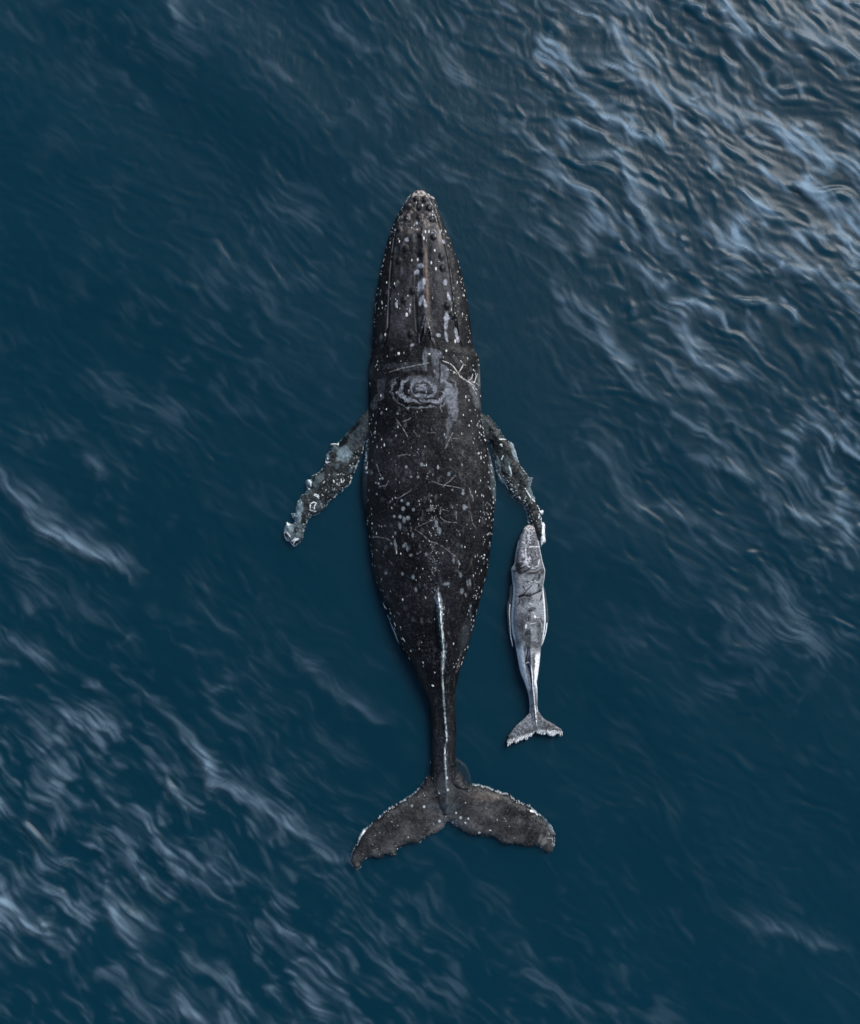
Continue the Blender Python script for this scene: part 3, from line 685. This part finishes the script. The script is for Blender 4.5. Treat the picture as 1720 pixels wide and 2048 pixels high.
    # keel bulge
    sk.mix(sstep(0, 2, sg) * (sf < 2) * (sb < 1) * .9, (.030, .040, .045))
    sk.line([(924,1526),(932,1532),(938,1545),(941,1556)], 3.5, (.06, .085, .10), .6, 0)
    # ---------------------------------------------------------------- flippers
    for s, left in ((sl, True), (sr, False)):
        out = sstep(0, 3, s) * (sb < 2)
        tone = fbm(X, Y, 12, octs=5, seed=100 + left)
        c = (.032 + .038 * sstep(.35, .7, tone))[..., None] * np.array([.90, 1.05, 1.05], np.float32)
        sk.C = sk.C * (1 - out[..., None] * .92) + out[..., None] * .92 * c
        sk.mix(out * sstep(.66, .8, vnoise(X / 1.8, Y / 1.8, 7)) * .35, (.15, .17, .17))
    P1 = (.17, .225, .245); P2 = (.11, .145, .155)
    for (cx, cy, rx, ry, g, c, al) in [(688,905,17,11,-55,P1,.85),(694,913,11,14,30,P1,.7),(672,898,8,8,0,P2,.8),(718,868,12,34,28,(.055,.075,.085),.7),(655,915,5,8,0,P1,.8),(640,958,7,14,35,P2,.8),(620,966,6,8,0,P1,.9),(617,983,8,8,0,P2,.8),(600,1018,8,16,15,P1,.9),
        (596,1036,9,14,10,P1,.8),(580,1056,11,14,20,P1,.85),(592,1074,14,9,-20,P2,.9),(602,1060,6,12,10,P2,.6),(676,934,4,5,0,P2,.7),(671,950,5,6,0,P2,.5),(704,938,3,9,25,P2,.8),(640,1010,7,8,0,P2,.35),(634,970,6,5,0,P2,.6),(669,980,3,3,0,P2,.8)]:
        sk.blot(cx, cy, rx, ry, c, al, g, .25, .004, .4)
    sk.blot(688, 884, 15, 7, (.006, .013, .020), .9, -45, .4); sk.blot(671, 912, 5, 5, (.016, .022, .026), .9, 0, .5)  # blue-black patch paints in the shadow along the flipper's leading edge
    sk.blot(711, 855, 16, 4.5, (.006, .013, .020), .9, -48, .5)  # same painted shadow, nearer the flipper root
    for (cx, cy, rx, ry, g, c, al) in [(1026,900,5,16,-18,P1,.9),(1032,915,4,8,0,P1,.8),(1061,975,6,16,-8,P1,.7),(1058,985,3,16,-20,P2,.8),(1066,996,3,9,-20,P1,.6),(1013,930,6,14,-5,P2,.6),(1018,938,3,14,-12,P1,.5),(996,930,3,18,-8,P1,.7),(1003,960,4,14,-35,P1,.75),(1060,958,6,5,0,P2,.8),
        (1086,1062,3.4,20,2,(.55,.60,.60),.85),(1085,1082,5,10,0,(.6,.64,.64),.9),(1087,1046,3,6,0,(.75,.78,.76),.9),(1083,1024,4,5,0,(.6,.63,.62),.8),(1010,905,14,8,-40,(.04,.05,.045),.6)]:
        sk.blot(cx, cy, rx, ry, c, al, g, .25, .004, .5)
    # thin pale squiggles and loops
    Wq = (.62, .67, .66)
    zl = 6.608
    for p in [[(590,1240),(650,1260),(640,1280),(600,1262),(590,1240)],[(640,1275),(655,1300)],[(550,1370),(590,1350),(625,1365),(600,1400),(600,1440)],[(545,1385),(545,1460),(620,1475)],[(735,1080),(720,1100)],[(850,1065),(860,1090)],[(950,1050),(955,1090)],[(990,1060),(970,1090)],
        [(200,1800),(260,1850),(310,1920),(340,1860),(390,1830)],[(205,1815),(250,1870)],[(300,1870),(330,1840),(380,1825)],[(220,1600),(250,1650),(300,1640)],[(290,1500),(325,1580),(335,1620)],[(210,1740),(250,1760),(280,1800)],[(470,1070),(490,1150),(530,1180)],[(520,1060),(555,1090),(550,1140)],
        [(345,1370),(335,1440),(340,1500)],[(400,1290),(420,1340),(430,1360)],[(730,760),(740,800),(760,840)],[(765,760),(775,790)],[(805,590),(860,580),(900,590)],[(905,560),(910,600)],[(750,830),(800,820)],[(1180,800),(1140,880),(1120,960)],[(700,850),(690,920)],[(1090,1020),(1040,1150),(990,1160)]]:
        sk.line([(540 + a / zl, 800 + b / zl) for a, b in p], 1.2, Wq, .8, .003, .15, 5)
    for p in [[(235,205),(330,300)],[(340,310),(420,440)],[(390,600),(410,590),(415,620)],[(430,740),(410,790)],[(510,880),(540,980)],[(330,800),(350,940),(400,1040),(470,1120),(500,1180)],[(770,1020),(830,1025),(810,1090)],[(720,1170),(800,1300),(850,1340)],[(640,1280),(660,1310)],[(900,1370),(930,1450),(940,1560),(945,1640)],[(910,1500),(900,1560)],
              [(530,1170),(570,1220)],[(740,1480),(735,1560),(770,1620)],[(380,525),(440,525),(480,525)],[(800,1110),(815,1190),(850,1280)],[(590,620),(605,690),(625,780)]]:
        sk.line([(940 + a / 6.605, 800 + b / 6.605) for a, b in p], 1.3, Wq, .75, .003, .18, 6)
    both = np.maximum(sl, sr)
    rim(both, (Y > 860) * 1.0, 2.0, (.56, .60, .59), .50, .85, 21)
    rim(sr, ((X > 1070) & (Y > 1010)) * 1.0, 4.0, (.72, .75, .73), .44, .95, 23, 3)
    for k in range(260):
        if k % 2:
            u = rng.random(); x_ = 1000 + 62 * u + rng.normal(0, 7); y_ = 945 + 95 * u + rng.normal(0, 10)
        else:
            u = rng.random(); x_ = 722 - 128 * u + rng.normal(0, 10); y_ = 910 + 155 * u + rng.normal(0, 12)
        sk.blot(x_, y_, rng.uniform(.4, 1.1), rng.uniform(.4, 1.1), (.62, .65, .64), rng.uniform(.3, .95) , 0, .5, .002)
    sk.contrast(.15, .46)
    # ---------------------------------------------------------------- mesh
    zt = zt + np.where(sdf > 1.5, sk.H, 0)
    zt = zt + np.where(sdf > 2, .004 * (f3 - .5) + .010 * (f4 - .5), 0)
    zt = np.maximum(zt, 0.003)
    zbot = np.minimum(zbot, -0.003)
    root = bpy.data.objects.new('adult_whale', None); link(root)
    cx0, cy0 = (860 - CX) * S, (CY - 1024) * S
    root.location = (0, 0, 0); root.empty_display_size = 1
    root['label'] = 'large dark humpback whale with white flecks, swimming head up beside the pale calf'
    root['category'] = 'whale'
    me = skin_to_mesh(sk, sdf, zt, zbot, 'body')
    me.materials.append(skin_material('dark_whale_skin', 0.36, 16.0, 0.5))
    link(bpy.data.objects.new('body', me), root)
    # barnacles
    def top(x_, y_):
        i = int(round(x_ - sk.x0)); j = int(round(y_ - sk.y0))
        if not (1 < i < zt.shape[0] - 2 and 1 < j < zt.shape[1] - 2) or sdf[i, j] <= 0: return None
        n = Vector((-(zt[i + 1, j] - zt[i - 1, j]) / (2 * S), (zt[i, j + 1] - zt[i, j - 1]) / (2 * S), 1.0)).normalized()
        return float(zt[i, j]), n
    def place(x_, y_, r, q, g):
        tp = top(x_, y_)
        if tp is None: return None
        z, n = tp
        if n.z < .25: n = Vector((n.x, n.y, max(.25, n.z))).normalized()
        qd = n.to_track_quat('Z', 'Y')
        loc = Vector(((x_ - CX) * S, (CY - y_) * S, z - 0.003))
        return loc, qd
    bme = bpy.data.meshes.new('barnacle'); bme.from_pydata([tuple(v) for v in BV], [], BF); bme.materials.append(SHELL)
    for (x_, y_, r, q, g) in big:
        pl = place(x_, y_, r, q, g)
        if pl is None: continue
        o = link(bpy.data.objects.new('barnacle', bme), root)
        o.rotation_mode = 'QUATERNION'
        o.rotation_quaternion = _tilt(pl[1], g)
        o.location = pl[0]; o.scale = (r * S, q * S, min(r, q) * S * .55)
    # small ones joined
    vs = []; fs = []
    cand = np.argwhere((sdf > .6) & (sdf < 3.2) & ((np.maximum(sl, sr) > 0) | (sf > 0)) & (sb < 1) & (Y > 880))
    rng.shuffle(cand)
    for (i, j) in cand[:520]:
        if vnoise(X[i, j] / 9, Y[i, j] / 9, 3) < .56: continue
        small.append((float(X[i, j]), float(Y[i, j]), rng.uniform(.6, 1.5), rng.uniform(.6, 1.5), 0))
    for k in range(80):                                         # chin and jaw edge
        y_ = 390 + 330 * rng.random() ** 1.2; side = rng.random() < .42
        e = np.interp(y_, ky, [a[1] if side else a[2] for a in ADULT])
        small.append((e + (1 if side else -1) * rng.uniform(1.5, 4.5 if side else 11), y_, rng.uniform(.6, 1.1), rng.uniform(.8, 1.9), 0))
    for (x_, y_, r, q, g) in small:
        pl = place(x_, y_, r, q, g)
        if pl is None: continue
        M = _tilt(pl[1], g).to_matrix()
        off = len(vs)
        for v in BV:
            p = M @ Vector((v[0] * r * S, v[1] * q * S, v[2] * min(r, q) * S * .8)) + pl[0]
            vs.append(tuple(p))
        fs += [tuple(a + off for a in f) for f in BF]
    sm = bpy.data.meshes.new('small_barnacles'); sm.from_pydata(vs, [], fs); sm.materials.append(SHELL)
    o = link(bpy.data.objects.new('small_barnacles', sm), root); o['kind'] = 'stuff'

def _tilt(q, g):
    n = q @ Vector((0, 0, 1))
    return Vector((0, 0, 1)).rotation_difference(n) @ Quaternion((0, 0, 1), rad(-g))
build_adult()

# ================================================================== the calf
CALF_L = [(1050,1056),(1052,1051),(1055,1046.6),(1061,1044),(1066,1042.3),(1072,1038),(1086,1033.7),(1101,1030.5),(1115,1028.4),(1126,1027.3),(1132,1024),(1138,1020.8),(1144,1021.9),(1158,1023),(1169,1024),(1185,1024),(1200,1022.5),(1222,1020.5),(1245,1020.8),(1262,1022.5),(1284,1028),
 (1293,1030.4),(1312,1033.9),(1342,1039.8),(1363,1048),(1384,1055),(1400,1057.4),(1417,1058.5),(1430,1061),(1450,1064)]
CALF_R = [(1050,1063),(1052,1067),(1061,1069.2),(1072,1072.4),(1086,1076.7),(1104,1080),(1120,1083.2),(1131,1086.4),(1140,1089),(1157,1087.5),(1168,1085),(1180,1086),(1200,1088),(1220,1089.5),(1240,1090),(1255,1088.5),(1274,1085.5),(1293,1080.5),(1307,1079),(1325,1077.3),(1344,1075),(1363,1072),
 (1377,1073.4),(1400,1073.2),(1415,1073.4),(1430,1074),(1450,1072)]
CFLUKE = from_crop([(668,1300),(662,1370),(640,1420),(560,1500),(450,1600),(380,1680),(300,1780),(265,1850),(270,1930),(288,1970),(340,1928),(380,1905),(430,1912),(500,1870),(570,1850),(640,1838),(670,1800),(730,1775),(772,1738),(850,1765),(950,1762),(1040,1790),(1130,1778),(1205,1802),
 (1222,1720),(1180,1660),(1100,1600),(1010,1550),(920,1500),(850,1420),(805,1340),(798,1300)], 980, 1260, 8.531)
CFL_L = [(1026,1166),(1019.2,1173.2),(1018,1181),(1017.4,1194),(1013.3,1207.6),(1012.6,1223),(1014,1239),(1015.5,1259),(1018.3,1272),(1021.5,1284),(1025.1,1293),(1024.4,1283),(1022.5,1268),(1021.5,1250),(1026,1230),(1028,1190)]
CFL_R = [(1082,1166),(1088.5,1180),(1091.8,1201),(1094,1217),(1095,1239),(1093,1255),(1090.4,1266),(1087.5,1277),(1083.5,1287),(1080.5,1293),(1082,1282),(1084.5,1268),(1084,1250),(1083,1200)]

def build_calf():
    sk = Skin(1005, 1130, 1042, 1498, 0.5)
    X, Y = sk.X, sk.Y
    L = interp_s(Y, [a[0] for a in CALF_L], [a[1] for a in CALF_L], 5); R = interp_s(Y, [a[0] for a in CALF_R], [a[1] for a in CALF_R], 5)
    hw = (R - L) / 2; xc = (L + R) / 2; t = (X - xc) / np.maximum(hw, 1)
    poly = [(b, a) for a, b in CALF_L] + [(b, a) for a, b in CALF_R][::-1]
    sb = poly_sdf(X, Y, smooth_poly(poly, 3, .12, 2), 8)
    sf = poly_sdf(X, Y, smooth_poly(CFLUKE, 2, .35, 4), 8)
    sl = poly_sdf(X, Y, smooth_poly(CFL_L, 3, .1), 8); sr = poly_sdf(X, Y, smooth_poly(CFL_R, 3, .1), 8)
    trail0 = (Y - interp_s(X, [1005,1020,1040,1060,1070,1080,1100,1130], [1478,1474,1468,1462,1458,1456,1458,1460], 5))
    sf = sf - np.where(sf > -6, sstep(.30, .80, .6 * vnoise(X / 2.3, Y / 6.0, 6) + .4 * vnoise(X / 5.1, Y / 9.0, 16)) * 3.8 * sstep(-8, 0, trail0) * (Y > 1455), 0) + .8 * sstep(-8, 0, trail0)
    sdf = np.maximum.reduce([sb, sf, sl, sr])
    Hk = interp_s(Y, [1045,1056,1080,1110,1140,1180,1220,1260,1300,1340,1380,1410,1440,1460], [.03,.07,.12,.17,.21,.25,.28,.27,.23,.19,.13,.09,.05,.02], 21)
    prof = np.sqrt(np.clip(1 - np.abs(t) ** 2.2, 0, 1)); flat = np.sqrt(np.clip(1 - np.abs(t) ** 3.4, 0, 1))
    hd = 1 - sstep(1110, 1140, Y)
    zb = Hk * (prof * (1 - hd) + flat * hd)
    spine = interp_s(Y, [1150,1288,1325,1365,1400,1440,1464], [1057,1057,1058,1062,1067,1069,1070], 9)
    A = interp_s(Y, [1150,1280,1300,1322,1330,1345,1400,1450], [.0,.015,.05,.10,.06,.035,.03,.01], 7)
    zb = zb + A * np.exp(-np.abs((X - spine) / 2.6) ** 1.6) * (zb > .01)
    zb = zb + .012 * (fbm(X, Y, 8, 5, 4, 3) - .5) * (sb > 3) + .02 * (fbm(X, Y, 5, 5, 3, 9) - .5) * (sb > 2) * hd
    for (cx, cy, g, w, ln) in [(1057,1140,-12,3,24),(1062,1185,-16,2.2,24),(1052,1170,-30,1.6,12)]:
        c, s_ = math.cos(rad(g)), math.sin(rad(g))
        u = (X - cx) * c + (Y - cy) * s_; v = -(X - cx) * s_ + (Y - cy) * c
        zb = zb - .018 * np.exp(-(v / w) ** 2 - (u / ln) ** 4)
    zb = np.where(sb > 0, np.maximum(zb, .006 + .01 * np.minimum(sb, 2)), 0)
    def plate(s, w, T):
        q = np.clip(s / w, 0, 1); return np.where(s > 0, T * np.sqrt(1 - (1 - q) ** 2), 0)
    zk = plate(sf, 9, .045); zl = plate(np.maximum(sl, sr), 3.5, .035)
    zt = (zb ** 3 + zk ** 3 + zl ** 3) ** (1 / 3)
    zbot = -((1.6 * np.where(sb > 0, Hk * prof, 0)) ** 3 + zk ** 3 + zl ** 3) ** (1 / 3)
    # pigment
    f1 = fbm(X, Y, 12, 18, 5, 1); f2 = fbm(X, Y, 3, 3, 4, 8); f3 = fbm(X, Y, 1.1, 1.1, 2, 13); f4 = fbm(X, Y, 6, 14, 4, 19)
    g = .135 + .14 * sstep(.3, .7, f1) + .16 * (f3 - .5)
    sk.C[...] = g[..., None] * np.array([.96, 1.0, 1.06], np.float32)
    head = 1 - sstep(1118, 1138, Y)
    sk.mix(head * sstep(.42, .60, f4) * sstep(.75, .4, np.abs(t)) * .8, (.50, .48, .52))
    sk.mix(head * sstep(.5, .62, fbm(X, Y, 2.4, 3, 3, 23)) * .6, (.09, .085, .095))
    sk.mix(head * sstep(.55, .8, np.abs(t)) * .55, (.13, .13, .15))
    sk.mix(np.exp(-((Y - 1054) / 9) ** 2) * sstep(.40, .58, fbm(X, Y, 1.6, 1.6, 3, 25)) * .8, (.55, .50, .47))
    for k in range(11):
        for sx in (-1, 0, 1):
            y_ = 1066 + k * 5.2 + rng.normal(0, .8); h_ = np.interp(y_, [1050,1140], [7, 26]) * .55
            x_ = 1058 + (k * .1) + sx * h_ + rng.normal(0, .8)
            sk.blot(x_, y_, 1.1, 1.2, (.03, .03, .035), .85, 0, .4, .008)
    lightring = [(1050,1088),(1048,1105),(1049,1122),(1053,1130),(1058,1134),(1066,1135),(1073,1128),(1076,1118)]
    sk.line(lightring, 2.6, (.52, .52, .54), .6, .003, .25, 3)
    sk.line([(1056,1093),(1064,1092),(1075,1093)], 1.6, (.6, .58, .58), .7, 0, .2)
    # dark blotches and cross creases behind the head
    for (cx, cy, rx, ry, gg, al) in [(1034,1137,6,9,0,.9),(1037,1127,8,3,-25,.7),(1062,1144,9,2.2,-8,.9),(1074,1140,7,2,-28,.8),(1075,1152,2.4,7,5,.85),(1074,1168,2,4,0,.7),(1044,1118,5,3,-60,.6),(1060,1214,9,4,-10,.6),(1056,1218,5,2,0,.7),(1052,1228,6,7,0,.35),
        (1082,1142,4,5,0,.5),(1070,1240,9,12,0,.4),(1040,1240,10,16,0,.3),(1049,1262,3,5,30,.5),(1030,1128,3,3,0,.5),(1080,1192,3,6,20,.4)]:
        sk.blot(cx, cy, rx, ry, (.035, .035, .042), al, gg, .4, 0, .5)
    for p, w in [([(1025,1142),(1038,1136),(1048,1131)],1.5),([(1038,1146),(1050,1140),(1059,1133)],1.5),([(1050,1162),(1057,1160),(1064,1157)],1.8),([(1042,1169),(1047,1178)],1.5),([(1036,1191),(1044,1187),(1054,1189),(1062,1186),(1070,1183),(1078,1179)],2.6),([(1034,1190),(1046,1184),(1052,1175),(1060,1168)],1.4),
        ([(1035,1196),(1035,1204),(1030,1208)],1.2),([(1076,1199),(1080,1190),(1082,1184)],1.5),([(1048,1236),(1054,1238),(1052,1230)],1.2),([(1055,1263),(1047,1265)],1.2)]:
        sk.line(p, w, (.022, .022, .028), .85, -.006)
    for p, w in [([(1062,1220),(1066,1228),(1070,1231),(1075,1231)],1.5),([(1052,1224),(1058,1225),(1064,1230)],1.1),([(1050,1246),(1057,1243),(1068,1241)],1.3),([(1076,1237),(1080,1246),(1081,1262)],1.3),([(1055,1160),(1064,1159),(1074,1163)],1.2),([(1061,1161),(1068,1157)],1.2),([(1054,1202),(1060,1206),(1064,1205)],1.6)]:
        sk.line(p, w * .65, (.50, .50, .50), .7, .001, .25, 5)
    sk.blot(1048, 1248, 1.8, 4, (.75, .75, .75), .9, 10, .4, .004); sk.blot(1065.5, 1229.5, 1.5, 3, (.8, .8, .8), .9, 0, .4, .004)
    # white margins, folded flippers outside them
    mgl = np.exp(-((X - (L + 2.0)) / 1.7) ** 2) * sstep(1150, 1185, Y) * (1 - sstep(1262, 1290, Y)); mgr = np.exp(-((X - (R - 2.2)) / 1.7) ** 2) * sstep(1165, 1190, Y) * (1 - sstep(1262, 1290, Y))
    sk.mix((mgl + mgr) * .95 * (sb > -2), (.74, .80, .82))
    sk.mix((np.exp(-((X - (L + 1.2)) / 1.1) ** 2) + np.exp(-((X - (R - 1.2)) / 1.1) ** 2)) * .7 * (Y < 1185) * (Y > 1080), (.55, .60, .62))
    # white belly showing each side of the tail stock
    wl = sstep(.38, .55, -t + .12 * (f2 - .5)) * sstep(1280, 1305, Y) * (1 - sstep(1362, 1385, Y))
    wr = sstep(.42, .55, t + .12 * (f2 - .5)) * sstep(1295, 1315, Y) * (1 - sstep(1358, 1385, Y))
    sk.mix(wl * .95 * (sb > -2), (.66, .74, .78)); sk.mix(wr * .95 * (sb > -2), (.76, .75, .76))
    sk.mix((np.exp(-((X - (L + .8)) / .9) ** 2) + np.exp(-((X - (R - .8)) / .9) ** 2)) * .6 * (Y > 1360) * (Y < 1420), (.6, .64, .66))
    # ridge of the tail stock
    sk.mix(np.exp(-((X - spine - 1) / 3) ** 2) * sstep(1280, 1300, Y) * sstep(.35, .6, f2) * .7 * (Y < 1340), (.36, .31, .31))
    sk.line([(1052,1290),(1051,1303),(1048,1320)], 2.2, (.05, .05, .06), .8, -.01); sk.line([(1053,1325),(1057,1335),(1059,1350),(1061,1368)], 2.6, (.05, .055, .065), .8, -.01)
    sk.line([(1050,1321),(1054,1319),(1058,1325),(1060,1340),(1062,1355),(1062,1367),(1064,1380),(1066,1400),(1068,1414),(1070,1430),(1071,1450)], 1.8, (.68, .66, .65), .85, .006, .2, 4)
    sk.line([(1068,1365),(1068,1380),(1070,1392),(1072,1408)], 1.2, (.10, .09, .10), .6, 0, .3)
    sk.line([(1066,1418),(1067,1430),(1070,1445),(1072,1455)], 1.8, (.06, .06, .07), .7)
    # flukes
    fm = sstep(0, 2, sf) * sstep(1418, 1428, Y)
    sk.mix(fm * (1 - sstep(.3, .6, f2)) * .6, (.10, .10, .11))
    trail = (Y - interp_s(X, [1005,1020,1040,1060,1070,1080,1100,1130], [1478,1474,1468,1462,1458,1456,1458,1460], 5))
    sk.mix(fm * sstep(-3, 4, trail) * (.5 + .5 * sstep(.35, .55, f3)) * .85, (.60, .60, .58))
    for k in range(26):
        x_ = rng.uniform(1014, 1050); y_ = 1490 - (x_ - 1014) * 1.1 + rng.uniform(-14, 6)
        sk.line([(x_, y_ - 5), (x_ + rng.uniform(-2, 4), y_)], 1.0, (.04, .04, .05), .55, 0, .3, k)
        x_ = rng.uniform(1078, 1120); y_ = rng.uniform(1436, 1462)
        sk.line([(x_, y_), (x_ + rng.uniform(1, 6), y_ + rng.uniform(1, 5))], .9, (.05, .05, .06), .5, 0, .3, k)
    sk.blot(1031.5, 1473, 2.4, 3, (.05, .05, .055), .85, 0, .3); sk.blot(1031.5, 1473, 1.1, 1.4, (.5, .5, .5), .9, 0, .3)
    sk.line([(1093,1456),(1096,1462),(1102,1458),(1108,1457),(1112,1462),(1108,1466)], 1.1, (.6, .6, .6), .7)
    # folded flippers: grey-blue with pale rim
    flp = (np.maximum(sl, sr) > -1) * (sb < .8) * (sf < 0)
    sk.mix(flp * .9, (.060, .085, .10))
    sk.mix(flp * (1 - sstep(.4, 1.3, np.maximum(sl, sr))) * .55, (.22, .27, .29))
    sk.line([(1018.5,1208),(1017.6,1225),(1019,1250),(1020.5,1272),(1024.3,1292)], 1.3, (.66, .70, .71), .85)
    sk.line([(1092,1245),(1090,1262),(1086,1276),(1082,1288)], 1.6, (.66, .70, .71), .8)
    sk.contrast(.235, .55)
    zt = zt + np.where(sdf > 1, sk.H + .004 * (f2 - .5), 0)
    zt = np.maximum(zt, .003); zbot = np.minimum(zbot, -.003)
    root = link(bpy.data.objects.new('whale_calf', None)); root.location = (0, 0, 0.115)
    root['label'] = 'small pale grey whale calf with white flanks, beside the large dark whale'
    root['category'] = 'whale calf'
    me = skin_to_mesh(sk, sdf, zt, zbot, 'body')
    me.materials.append(skin_material('pale_calf_skin', 0.42, 40.0, 0.35))
    link(bpy.data.objects.new('body', me), root)
build_calf()
